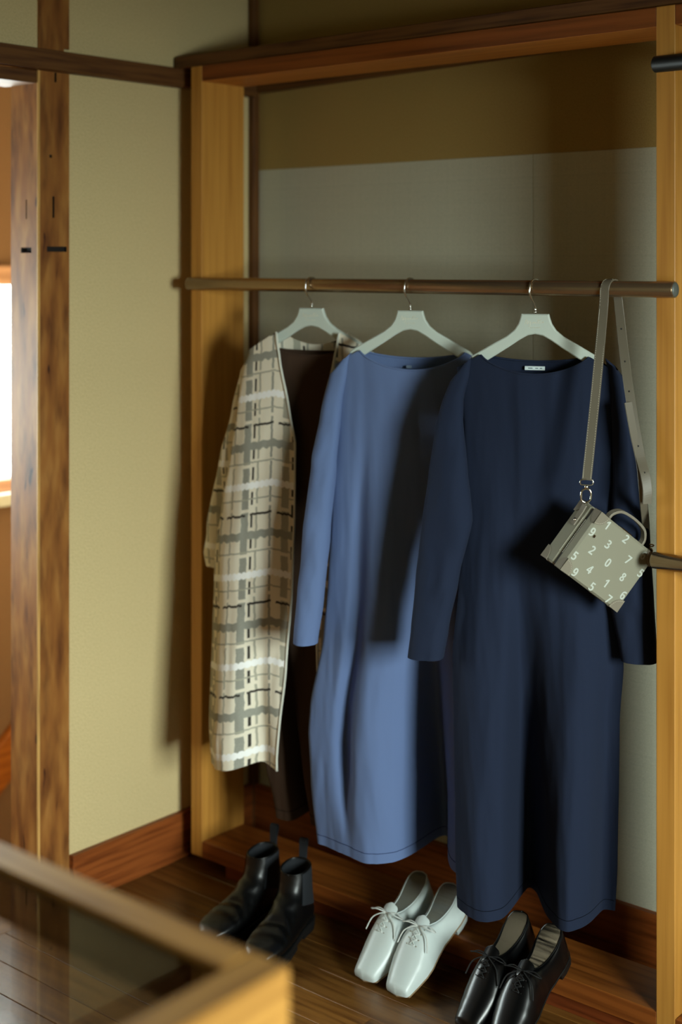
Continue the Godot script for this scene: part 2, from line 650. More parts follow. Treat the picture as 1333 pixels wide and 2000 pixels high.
func lace_shoe(called: String, label: String, group: String, side: float, at: Vector3, lift: float, turn: float, leather: Material, inside: Material, lace: Material, sole: Material) -> Node3D:
	var L := 0.242
	var o := thing(called, label, "shoe", at, group)
	var rings := []
	var inner := []
	for i in 65:
		var t := i / 64.0
		t = t + 0.10 * sin(TAU * t) * -0.35
		rings.append(shoe_ring(clampf(t, 0, 1), L, 0.0, side))
		if t < 0.62:
			inner.append(shoe_ring(clampf(t, 0.006, 1), L, 0.0018, side))
	var up := begin()
	add_grid(up, rings, false, true)
	up.generate_normals()
	put("upper", up.commit(), leather, o)
	put("lining", skin(inner, false, false), inside, o)
	# rolled top edge of the mouth
	var rim := []
	for i in 30:
		var t := 0.52 - 0.52 * i / 29.0
		rim.append(shoe_ring(t, L, 0.0006, side)[12])
	for i in range(29, -1, -1):
		var t := 0.52 - 0.52 * i / 29.0
		rim.append(shoe_ring(t, L, 0.0006, side)[13])
	put("topline_binding", tube(rim, 0.0013, 8, 0.02), leather, o)
	# sole, insole, heel
	var foot := PackedVector2Array()
	var ins := PackedVector2Array()
	for i in 33:
		var t := pow(i / 32.0, 1.0)
		var b := 0.004 * sin(PI * clampf((t - 0.35) / 0.65, 0, 1)) * side
		foot.append(Vector2(shoe_half(t * L, L).x + 0.0012 + b, t * (L + 0.002) - 0.001))
		if t < 0.7:
			ins.append(Vector2(maxf(shoe_half(t * L, L).x - 0.003, 0.0) + b, t * L + 0.002))
	for i in range(32, -1, -1):
		var t := i / 32.0
		var b := 0.004 * sin(PI * clampf((t - 0.35) / 0.65, 0, 1)) * side
		if i > 0 and i < 32:
			foot.append(Vector2(-shoe_half(t * L, L).x - 0.0012 + b, t * (L + 0.002) - 0.001))
		if t < 0.7 and i > 0:
			ins.append(Vector2(-maxf(shoe_half(t * L, L).x - 0.003, 0.0) + b, t * L + 0.002))
	var so := put("sole", extrude(foot, 0.0034, 0.0008), sole, o, Vector3(0, 0.0013, 0))
	so.rotation.x = PI / 2
	so.scale = Vector3(1, 1, 1)
	var isl := put("insole", extrude(ins, 0.002, 0.0004), inside, o, Vector3(0, 0.006, 0))
	isl.rotation.x = PI / 2
	var hp := PackedVector2Array()
	for i in 15:
		var t := 0.25 * i / 14.0
		hp.append(Vector2(shoe_half(t * L, L).x + 0.0005, t * L))
	for i in range(14, 0, -1):
		var t := 0.25 * i / 14.0
		hp.append(Vector2(-shoe_half(t * L, L).x - 0.0005, t * L))
	var heel := put("heel", extrude(hp, 0.013, 0.0012), sole if called == "black_lace_shoe" else leather, o, Vector3(0, -0.0065, 0))
	heel.rotation.x = PI / 2
	# tongue and facing
	var tg := []
	for i in 13:
		var f := i / 12.0
		var t := lerpf(0.60, 0.435, f)
		var ring := PackedVector3Array()
		var w := lerpf(0.010, 0.0165, minf(1.0, f * 1.6)) * (1.0 if f < 0.8 else sqrt(maxf(0.02, 1 - pow((f - 0.8) / 0.2, 2))))
		var y := curve_at(SHOE_TOP, maxf(t, 0.53)) + f * 0.012 - 0.001
		for k in 9:
			var x := (k / 4.0 - 1) * w
			ring.append(Vector3(x, y - 60.0 * x * x * 0.35, t * L))
		tg.append(ring)
	put("tongue", skin(tg, false, true), leather, o)
	# four rows of lace with eyelets, and a bow
	var st := begin()
	var eyelet := lathe([[0.0, 0.0], [0.0, 0.0013], [0.0010, 0.0011], [0.0012, 0.0]], 10, Vector3.UP)
	var prev := []
	for r in 4:
		var t := 0.535 + r * 0.045
		var y := curve_at(SHOE_TOP, t) + 0.0012
		var x := 0.0095 - r * 0.0008
		var l := Vector3(-x, y - 0.0016, t * L)
		var q := Vector3(x, y - 0.0016, t * L)
		add_tube(st, curve([l, (l + q) / 2 + Vector3(0, 0.0028, 0.001), q], 0.003), 0.0010, 6)
		if prev.size():
			add_tube(st, curve([prev[0], (prev[0] + q) / 2 + Vector3(0, 0.004, 0), q], 0.003), 0.0010, 6)
			add_tube(st, curve([prev[1], (prev[1] + l) / 2 + Vector3(0, 0.0034, 0), l], 0.003), 0.0010, 6)
		prev = [l, q]
		for e in [l, q]:
			put("eyelet", eyelet, inside if called == "white_lace_shoe" else leather, o, e + Vector3(signf(e.x) * 0.004, 0.0004, 0))
	var k := Vector3(0, curve_at(SHOE_TOP, 0.53) + 0.004, 0.525 * L)
	add_tube(st, curve([k + Vector3(-0.003, 0, 0), k + Vector3(0, 0.0022, 0.001), k + Vector3(0.003, 0, 0)], 0.002), 0.0022, 6)
	for s in [-1.0, 1.0]:
		add_tube(st, curve([k, k + Vector3(s * 0.016, 0.010, 0.006), k + Vector3(s * 0.034, 0.006, 0.006), k + Vector3(s * 0.038, -0.004, -0.001), k + Vector3(s * 0.022, 0.001, -0.005), k], 0.003), 0.0013, 6)
		add_tube(st, curve([k, k + Vector3(s * 0.012, 0.002, 0.008), k + Vector3(s * 0.028, -0.006, 0.018), k + Vector3(s * 0.036, -0.022, 0.036)], 0.003), 0.0013, 6)
	st.generate_normals()
	put("laces", st.commit(), lace, o)
	o.rotation = Vector3(lift, turn, 0)
	o.scale = Vector3(1.07, 1.05, 1.06)
	return o

func boot_ring(tab: Array, f: float, grow: float, a0 := 0.0, a1 := TAU, n := 36, closed := true) -> PackedVector3Array:
	# tab rows: [z and y of the front point, z and y of the back point, half width, squareness]
	var x := f * (tab.size() - 1)
	var i := mini(int(x), tab.size() - 2)
	var q := x - i
	var v := []
	for c in 6:
		v.append(cubic_interpolate(tab[i][c], tab[i + 1][c], tab[maxi(i - 1, 0)][c], tab[mini(i + 2, tab.size() - 1)][c], q))
	var front := Vector3(0, v[1], v[0])
	var back := Vector3(0, v[3], v[2])
	var mid := (front + back) / 2
	var ax := (front - back) / 2
	ax += ax.normalized() * grow
	var ring := PackedVector3Array()
	var m := n if closed else n + 1
	for k in m:
		var a := lerpf(a0, a1, float(k) / n)
		var ca := signf(cos(a)) * pow(absf(cos(a)), v[5])
		var sa := signf(sin(a)) * pow(absf(sin(a)), v[5])
		ring.append(mid + ax * ca + Vector3.RIGHT * sa * (v[4] + grow))
	return ring

func chelsea_boot(label: String, at: Vector3, turn: float, leather: Material, elastic: Material, rubber: Material) -> void:
	var o := thing("ankle_boot", label, "boot", at, "black ankle boots on the floor")
	var tab := [[0.098, 0.142, 0.022, 0.152, 0.032, 0.9], [0.100, 0.130, 0.021, 0.137, 0.033, 0.9], [0.104, 0.116, 0.018, 0.113, 0.033, 0.88], [0.113, 0.102, 0.012, 0.085, 0.033, 0.85], [0.132, 0.092, 0.007, 0.055, 0.035, 0.8], [0.146, 0.082, 0.004, 0.026, 0.036, 0.75], [0.162, 0.073, 0.05, 0.022, 0.037, 0.7], [0.180, 0.066, 0.11, 0.02, 0.040, 0.68], [0.205, 0.059, 0.165, 0.02, 0.044, 0.68], [0.232, 0.054, 0.21, 0.02, 0.043, 0.68], [0.255, 0.048, 0.242, 0.02, 0.036, 0.7], [0.270, 0.038, 0.264, 0.02, 0.024, 0.75], [0.277, 0.026, 0.276, 0.022, 0.006, 0.8]]
	var wr := noise(0.05, 77, 2)
	var rings := []
	for i in 97:
		var ring := boot_ring(tab, i / 96.0, 0.0)
		for k in ring.size():
			# creases across the instep
			var p := ring[k]
			var crease := 0.0022 * sin(p.z * 260.0 + p.y * 240.0) * exp(-pow((i / 96.0 - 0.5) / 0.16, 2.0)) + wr.get_noise_3d(p.x * 500, p.y * 500, p.z * 500) * 0.0016
			ring[k] = p + Vector3(p.x * 0.04, crease, crease * 0.5)
		rings.append(ring)
	put("upper", skin(rings, true), leather, o)
	var inn := []
	for i in 14:
		inn.append(boot_ring(tab, i / 96.0 * 2.2, -0.0025))
	put("lining", skin(inn, true, true), elastic, o)
	put("collar", tube(Array(boot_ring(tab, 0.0, -0.001)) + [boot_ring(tab, 0.0, -0.001)[0]], 0.0022, 8, 0.02), leather, o)
	for s in [-1.0, 1.0]:
		var gore := []
		for i in 15:
			var f := i / 14.0
			var wv := 0.78 - 0.26 * f * f
			gore.append(boot_ring(tab, f * 0.34 + 0.004, 0.0024, s * (PI / 2 + 0.12 - wv), s * (PI / 2 + 0.12 + wv), 16, false))
		put("elastic_gore", skin(gore, false, s > 0), elastic, o)
	for e in [[0.022, 0.152, -1.0]]:
		var st := begin()
		var line := curve([Vector3(0, e[1] - 0.03, e[0] + 0.004 * e[2]), Vector3(0, e[1] + 0.02, e[0] + 0.004 * e[2]), Vector3(0, e[1] + 0.038, e[0] - 0.004), Vector3(0, e[1] + 0.042, e[0] - 0.01), Vector3(0, e[1] + 0.036, e[0] - 0.016), Vector3(0, e[1] + 0.012, e[0] - 0.008), Vector3(0, e[1] - 0.02, e[0] - 0.006)], 0.004)
		add_ribbon(st, line, [Vector3.RIGHT, Vector3.RIGHT], 0.018, 0.0022)
		st.generate_normals()
		put("pull_loop", st.commit(), elastic, o)
	var foot := PackedVector2Array()
	var prof := [[0.0, 0.012], [0.01, 0.028], [0.04, 0.037], [0.09, 0.036], [0.14, 0.041], [0.19, 0.047], [0.23, 0.0455], [0.26, 0.036], [0.276, 0.022], [0.282, 0.008]]
	for p in prof:
		foot.append(Vector2(p[1], p[0]))
	for i in range(prof.size() - 1, -1, -1):
		foot.append(Vector2(-prof[i][1], prof[i][0]))
	var so := put("sole", extrude(foot, 0.012, 0.002), rubber, o, Vector3(0, 0.016, 0))
	so.rotation.x = PI / 2
	var fore := PackedVector2Array()
	for p in foot:
		if p.y > 0.11:
			fore.append(p * Vector2(0.98, 1.0))
	var hl := PackedVector2Array()
	for p in foot:
		if p.y < 0.1:
			hl.append(p * Vector2(0.98, 1.0))
	var f1 := put("tread", extrude(fore, 0.010, 0.001), rubber, o, Vector3(0, 0.005, 0))
	f1.rotation.x = PI / 2
	var h1 := put("heel", extrude(hl, 0.011, 0.001), rubber, o, Vector3(0, 0.0055, 0))
	h1.rotation.x = PI / 2
	o.rotation.y = turn

# ------------------------------------------------------------------ scene
func _ready() -> void:
	# camera: a 50 mm lens held level and shifted down
	var cam := Camera3D.new()
	cam.name = "camera"
	add_child(cam)
	cam.position = Vector3(2.664, 1.518, 2.786)
	cam.rotation.y = deg_to_rad(40.2)
	var near := 0.05
	cam.set_frustum(2000.0 / 2768.0 * near, Vector2(0, -483.0 / 2768.0 * near), near, 60.0)
	var lens := CameraAttributesPhysical.new()
	lens.exposure_aperture = 1.8
	lens.frustum_focal_length = 50.0
	lens.frustum_focus_distance = 2.8
	cam.attributes = lens

	# air, exposure
	var we := WorldEnvironment.new()
	we.name = "environment"
	var env := Environment.new()
	env.background_mode = Environment.BG_SKY
	var sky := Sky.new()
	var sm := ProceduralSkyMaterial.new()
	sm.sky_top_color = Color(0.55, 0.68, 0.85)
	sm.sky_horizon_color = Color(0.85, 0.9, 0.93)
	sm.ground_bottom_color = Color(0.3, 0.32, 0.25)
	sm.ground_horizon_color = Color(0.6, 0.63, 0.58)
	sky.sky_material = sm
	env.sky = sky
	env.tonemap_mode = Environment.TONE_MAPPER_LINEAR
	env.tonemap_exposure = 0.94
	env.sdfgi_enabled = true
	env.ssao_enabled = true
	env.ssil_enabled = true
	we.environment = env
	add_child(we)

	# daylight: open sky between hedge and eaves, seen from the room only through the narrow window in
	# the right wall; and the stairwell window beyond the doorway
	var day := AreaLight3D.new()
	day.name = "daylight_outside_window"
	day.area_size = Vector2(3.6, 1.7)
	day.light_color = Color(0.945, 1.0, 0.975)
	day.light_energy = 152.0
	day.area_range = 20.0
	day.shadow_enabled = true
	add_child(day)
	day.position = Vector3(6.5, 1.85, 2.3)
	day.rotation.y = PI / 2 - 0.15
	var stair := AreaLight3D.new()
	stair.name = "stair_window_daylight"
	stair.area_size = Vector2(1.3, 0.6)
	stair.light_color = Color(0.92, 1.0, 1.0)
	stair.light_energy = 9.0
	stair.area_range = 8.0
	stair.shadow_enabled = true
	add_child(stair)
	stair.position = Vector3(-1.05, 1.13, 0.66)
	stair.rotation.y = -PI / 2

	make_textures()
	build_room()
	build_rack()
	build_clothes()
	build_bag()
	build_shoes()
	build_table()

func build_room() -> void:
	var wall_m := plaster(Color(0.87, 0.785, 0.59), 5.0)
	var plain_m := plaster(Color(0.78, 0.75, 0.60), 4.0)
	var terra_m := plaster(Color(0.60, 0.45, 0.34), 4.0)
	var tan_m := plaster(Color(0.66, 0.55, 0.33), 6.0)
	var beam_x := wood(Color(0.42, 0.27, 0.12), 0, 0.6)
	var beam_z := wood(Color(0.42, 0.27, 0.12), 2, 0.6)
	var base_z := wood(Color(0.58, 0.31, 0.13), 2, 0.45)
	var base_x := wood(Color(0.58, 0.31, 0.13), 0, 0.45)
	var post_dark := wood(Color(0.42, 0.27, 0.12), 1, 0.6)
	var pane_m := plain(Color(0.95, 0.97, 0.97), 0.4)
	pane_m.emission_enabled = true
	pane_m.emission = Color(0.93, 1.0, 0.99)
	pane_m.emission_energy_multiplier = 8.0
	var clear_m := plain(Color(0.95, 1.0, 0.98, 0.02), 0.02)
	clear_m.transparency = BaseMaterial3D.TRANSPARENCY_ALPHA
	var sash := wood(Color(0.72, 0.45, 0.28), 1, 0.5)

	# floor of planks running along the rack
	var fl := struct_node("floor", "dark oiled plank floor running along the rack", "floor")
	var rng := RandomNumberGenerator.new()
	rng.seed = 2
	var tones := []
	for i in 6:
		var k := rng.randf_range(0.8, 1.15)
		var fm := wood(Color(0.50 * k, 0.335 * k, 0.15 * k), 0, 0.32, 7.0, 0.45, i * 0.37, 0.5)
		tones.append(fm)
	var pw := 0.0846
	var meshes := {}
	for r in 54:
		var z := -0.026 + r * pw
		var x := 0.0 - fmod(r * 0.77, 1.0) * 0.0
		var first := rng.randf_range(0.5, 1.9)
		var xs := [0.0, first]
		while xs[-1] < 3.4:
			xs.append(minf(3.5, xs[-1] + rng.randf_range(1.3, 1.9)))
		for i in range(xs.size() - 1):
			var l: float = snappedf(xs[i + 1] - xs[i], 0.01)
			if l < 0.03:
				continue
			if not meshes.has(l):
				meshes[l] = cbox(Vector3(l - 0.0012, 0.02, pw - 0.0014), 0.0012)
			put("plank", meshes[l], tones[rng.randi_range(0, 5)], fl, Vector3(xs[i] + l / 2, -0.01 + rng.randf_range(-0.0004, 0.0), z + pw / 2))
	slab_in("subfloor", Vector3(-0.12, -0.1, -0.12), Vector3(3.6, -0.0205, 4.7), post_dark, fl)

	# left wall: a lower plaster field under the beam, a darker one above, both beside the old pillar
	var wl := struct_node("wall_left", "yellowish plaster wall left of the rack", "wall")
	slab_in("lower_plaster", Vector3(-0.10, 0, -0.12), Vector3(0, 2.0, 0.64), wall_m, wl, 0.0)
	slab_in("upper_plaster", Vector3(-0.10, 2.0, -0.12), Vector3(-0.003, 2.75, 4.7), wall_m, wl, 0.0)
	slab_in("far_plaster", Vector3(-0.10, 0, 2.55), Vector3(0, 2.0, 4.7), wall_m, wl, 0.0)
	# back wall: plaster with sheets of paper cloth below a bare ochre band
	var wb := struct_node("wall_back", "back wall behind the rack, ochre above grey cloth sheets", "wall")
	slab_in("ochre_plaster", Vector3(-0.1, 0, -0.12), Vector3(3.6, 2.75, 0.0), tan_m, wb, 0.0)
	var grey_m := plain(Color(0.79, 0.78, 0.69), 0.95, 0.0, 0.15)
	grey_m.albedo_texture = weave_tex
	grey_m.uv1_triplanar = true
	grey_m.uv1_world_triplanar = true
	grey_m.uv1_scale = Vector3(5.5, 5.5, 5.5)
	for x in [[0.012, 0.8905], [0.8925, 1.80], [1.802, 2.70], [2.702, 3.5]]:
		slab_in("cloth_sheet", Vector3(x[0], 0.06, -0.001), Vector3(x[1], 1.773, 0.0022), grey_m, wb, 0.0008)
	var wr := struct_node("wall_right", "plaster wall with the big window, right of the frame", "wall")
	slab_in("lower_plaster", Vector3(3.5, 0, -0.12), Vector3(3.62, 0.54, 4.7), plain_m, wr, 0.0)
	slab_in("upper_plaster", Vector3(3.5, 1.74, -0.12), Vector3(3.62, 2.75, 4.7), plain_m, wr, 0.0)
	slab_in("side_plaster", Vector3(3.5, 0.54, -0.12), Vector3(3.62, 1.74, 1.16), plain_m, wr, 0.0)
	slab_in("side_plaster", Vector3(3.5, 0.54, 1.94), Vector3(3.62, 1.74, 4.7), plain_m, wr, 0.0)
	var w1 := struct_node("window_1", "narrow window with clear panes in the right wall", "window")
	for y in [[0.54, 0.57], [1.71, 1.74]]:
		slab_in("rail", Vector3(3.49, y[0], 1.16), Vector3(3.58, y[1], 1.94), sash, w1)
	for z in [1.16, 1.91]:
		slab_in("stile", Vector3(3.49, 0.57, z), Vector3(3.58, 1.71, z + 0.03), sash, w1)
	slab_in("bar", Vector3(3.52, 1.13, 1.19), Vector3(3.56, 1.15, 1.91), sash, w1)
	slab_in("pane", Vector3(3.54, 0.57, 1.19), Vector3(3.544, 1.13, 1.91), clear_m, w1)
	slab_in("pane", Vector3(3.54, 1.15, 1.19), Vector3(3.544, 1.71, 1.91), clear_m, w1)
	struct("wall_front", cbox(Vector3(3.7, 2.85, 0.12), 0.0), plain_m, Vector3(1.75, 1.325, 4.66), "plaster wall behind the viewer", "wall")
	struct("ceiling", cbox(Vector3(4.95, 0.1, 5.6), 0.0), wood(Color(0.30, 0.19, 0.10), 2, 0.7), Vector3(1.15, 2.8, 2.1), "dark boarded ceiling above the room", "ceiling")

	# baseboards, beams, corner post
	struct("baseboard_left", cbox(Vector3(0.018, 0.118, 0.63), 0.002), base_z, Vector3(0.009, 0.059, 0.32), "reddish brown baseboard under the yellowish wall", "baseboard")
	struct("baseboard_back", cbox(Vector3(3.48, 0.118, 0.018), 0.002), base_x, Vector3(1.758, 0.059, 0.0112), "dark baseboard behind the hanging dresses", "baseboard")
	struct("trim_1", cbox(Vector3(0.03, 0.047, 4.55), 0.002), beam_z, Vector3(0.015, 1.9935, 2.29), "brown beam running along the left wall over the pillar", "beam")
	var nb := struct("trim_2", cbox(Vector3(3.47, 0.045, 0.02), 0.002), beam_x, Vector3(1.765, 2.0435, 0.0102), "dark beam across the back wall behind the rack top", "beam")
	nb.rotation.z = 0.0239
	struct("trim_3", cbox(Vector3(0.022, 2.74, 0.022), 0.002), post_dark, Vector3(0.011, 1.37, 0.0118), "thin dark post in the room corner behind the rack", "post")
	struct("trim_4", cbox(Vector3(3.49, 0.031, 0.09), 0.002), beam_x, Vector3(1.752, 2.0325, 0.254), "dark lintel board lying along the top of the rack", "beam")

	# old pillar with mortises
	var pil := CSGCombiner3D.new()
	pil.name = "trim_5"
	var old := wood(Color(0.66, 0.45, 0.22), 1, 0.6, 3.2, 0.8, 0.21)
	old.detail_enabled = true
	old.detail_albedo = blotch_tex
	old.detail_blend_mode = BaseMaterial3D.BLEND_MODE_MUL
	old.detail_uv_layer = BaseMaterial3D.DETAIL_UV_1
	var core := CSGBox3D.new()
	core.name = "shaft"
	core.size = Vector3(0.105, 2.75, 0.09)
	core.position = Vector3(-0.0525 + 0.002, 1.375, 0.68)
	core.material = old
	pil.add_child(core)
	var cuts := [[Vector3(0.012, 0.0125, 0.058), Vector3(0.0, 1.5545, 0.672)], [Vector3(0.012, 0.05, 0.006), Vector3(0.0, 1.653, 0.682)], [Vector3(0.012, 0.022, 0.006), Vector3(0.0, 1.958, 0.676)], [Vector3(0.04, 0.0125, 0.014), Vector3(-0.045, 1.552, 0.725)], [Vector3(0.004, 0.045, 0.012), Vector3(-0.044, 1.648, 0.725)], [Vector3(0.014, 0.012, 0.016), Vector3(0.0, 2.022, 0.643)], [Vector3(0.008, 0.007, 0.008), Vector3(0.0, 1.772, 0.69)]]
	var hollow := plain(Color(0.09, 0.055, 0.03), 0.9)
	for c in cuts:
		var b := CSGBox3D.new()
		b.name = named("mortise", pil)
		b.operation = CSGShape3D.OPERATION_SUBTRACTION
		b.size = c[0]
		b.position = c[1]
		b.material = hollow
		pil.add_child(b)
	add_child(pil)
	tag(pil, "old worn pillar with mortise slots beside the doorway", "pillar", "", "structure")
	# patch pieces let into the two level mortises, and the planed pale arris
	struct("trim_6", cbox(Vector3(0.006, 2.0, 0.007), 0.0015), wood(Color(0.86, 0.68, 0.40), 1, 0.55), Vector3(-0.0005, 1.0, 0.7235), "pale planed edge strip on the old pillar's corner", "strip")
	struct("trim_7", cbox(Vector3(0.12, 0.03, 1.85), 0.002), beam_z, Vector3(-0.062, 1.955, 1.65), "brown head board above the doorway left of the pillar", "beam")
	struct("trim_8", cbox(Vector3(0.14, 0.02, 1.83), 0.002), wood(Color(0.62, 0.44, 0.26), 2, 0.4), Vector3(-0.07, -0.011, 1.64), "pale worn threshold board of the doorway", "threshold")

	# stairwell beyond the doorway
	struct("wall_stair_side", cbox(Vector3(0.1, 1.8, 3.2), 0.0), terra_m, Vector3(-1.15, -0.14, 1.0), "terracotta wall below the stair window, seen past the pillar", "wall")
	struct("wall_stair_top", cbox(Vector3(0.1, 1.4, 3.2), 0.0), terra_m, Vector3(-1.15, 2.2, 1.0), "terracotta wall above the stair window, seen past the pillar", "wall")
	struct("wall_stair_near", cbox(Vector3(0.1, 0.76, 1.25), 0.0), terra_m, Vector3(-1.15, 1.13, 1.975), "terracotta wall beside the stair window", "wall")
	struct("wall_stair_back", cbox(Vector3(1.2, 3.8, 0.1), 0.0), terra_m, Vector3(-0.65, 0.86, -0.55), "terracotta wall at the back of the stairwell", "wall")
	struct("wall_stair_front", cbox(Vector3(1.2, 3.8, 0.1), 0.0), terra_m, Vector3(-0.65, 0.86, 2.6), "terracotta wall closing the stairwell", "wall")
	struct("wall_stair_corner", cbox(Vector3(0.1, 3.8, 0.48), 0.0), terra_m, Vector3(-0.05, 0.86, -0.36), "terracotta wall closing the stairwell's corner behind the room", "wall")
	struct("wall_stair_under", cbox(Vector3(0.1, 0.95, 3.25), 0.0), terra_m, Vector3(-0.075, -0.576, 1.0), "terracotta wall below the room floor, facing the stairwell", "wall")
	struct("floor_stair", cbox(Vector3(1.2, 0.1, 3.2), 0.0), wood(Color(0.45, 0.24, 0.10), 2, 0.4), Vector3(-0.65, -1.0, 1.0), "brown floor at the foot of the stairwell", "floor")
	var w2 := struct_node("window_2", "overexposed white window with pinkish frame past the pillar", "window")
	var pink := wood(Color(0.92, 0.70, 0.58), 2, 0.5)
	slab_in("rail", Vector3(-1.12, 1.452, -0.5), Vector3(-1.06, 1.515, 1.35), pink, w2)
	slab_in("rail", Vector3(-1.12, 0.795, -0.5), Vector3(-1.06, 0.835, 1.35), pink, w2)
	slab_in("sill", Vector3(-1.12, 0.755, -0.5), Vector3(-1.03, 0.795, 1.35), plain(Color(0.85, 0.82, 0.78), 0.4), w2)
	slab_in("stile", Vector3(-1.12, 0.835, 1.31), Vector3(-1.06, 1.452, 1.35), pink, w2)
	slab_in("pane", Vector3(-1.125, 0.80, -0.5), Vector3(-1.12, 1.50, 1.34), pane_m, w2)
	var sg := struct("trim_9", extrude(PackedVector2Array([Vector2(-0.55, -0.06), Vector2(0.55, -0.06), Vector2(0.55, 0.06), Vector2(-0.55, 0.06)]), 0.03, 0.003), wood(Color(0.75, 0.42, 0.14), 2, 0.5), Vector3(-1.08, -0.13, 0.1), "orange sloping stair string glimpsed past the pillar", "stair string")
	sg.rotation = Vector3(0, PI / 2, 0.7)

func build_rack() -> void:
	var r := thing("garment_rack", "orange pine open frame rack with a brown metal rod, against the back wall", "rack")
	var pine_y := wood(Color(0.79, 0.56, 0.25), 1, 0.5, 6.0, 0.2, 0.4)
	pine_y.albedo_texture = pale_grain_tex
	var pine_x := wood(Color(0.78, 0.50, 0.20), 0, 0.5, 6.0, 0.2, 0.9)
	pine_x.albedo_texture = pale_grain_tex
	var edge_x := wood(Color(0.58, 0.32, 0.12), 0, 0.5, 6.0, 0.2, 0.5)
	var sill_x := wood(Color(0.62, 0.36, 0.14), 0, 0.42, 6.0, 0.3, 0.15)
	var z0 := 0.152
	var z1 := 0.304
	for x in [[0.0715, 0.1105], [1.3632, 1.4032], [2.62, 2.66]]:
		slab_in("post", Vector3(x[0], 0.0355, z0), Vector3(x[1], 2.016, z1), pine_y, r, 0.0015)
	for x in [[0.1105, 1.3632], [1.4032, 2.62]]:
		slab_in("top_rail", Vector3(x[0], 1.977, z0), Vector3(x[1], 2.0158, z1 - 0.0026), pine_x, r, 0.0012)
		slab_in("bottom_rail", Vector3(x[0], 0.0357, z0), Vector3(x[1], 0.0757, z1 - 0.0026), sill_x, r, 0.002)
		slab_in("edge_band", Vector3(x[0], 0.036, z1 - 0.003), Vector3(x[1], 0.0753, z1 - 0.0004), edge_x, r, 0.001)
		slab_in("edge_band", Vector3(x[0], 1.9774, z1 - 0.003), Vector3(x[1], 2.0155, z1 - 0.0004), edge_x, r, 0.001)
	slab_in("plinth", Vector3(0.18, 0.0, z0), Vector3(2.62, 0.036, z1 - 0.014), wood(Color(0.50, 0.24, 0.10), 0, 0.5), r, 0.001)
	var bronze := plain(Color(0.62, 0.52, 0.40), 0.27, 0.85)
	var cap_m := plain(Color(0.42, 0.44, 0.42), 0.45, 0.4)
	var dark_rod := plain(Color(0.07, 0.075, 0.07), 0.5, 0.2)
	for d in [[0.081, 1.412, 1.4705, bronze], [1.366, 2.66, 0.951, bronze], [1.369, 2.66, 1.902, dark_rod]]:
		var l: float = d[1] - d[0]
		var rod := put("rod", lathe([[0.0, 0.0], [0.0, 0.0145], [0.0012, 0.0158], [l - 0.0012, 0.0158], [l, 0.0145], [l, 0.0]], 40), d[3], r, Vector3(d[0], d[2], 0.3202))
		for e in [0.0, l]:
			var s := -1.0 if e == 0.0 else 1.0
			put("end_cap", lathe([[0.0, 0.0], [0.0, 0.0138], [0.0016 , 0.0132], [0.002, 0.0]], 32, Vector3.RIGHT * s), cap_m if d[3] == bronze else dark_rod, rod, Vector3(e - s * 0.0004, 0, 0))

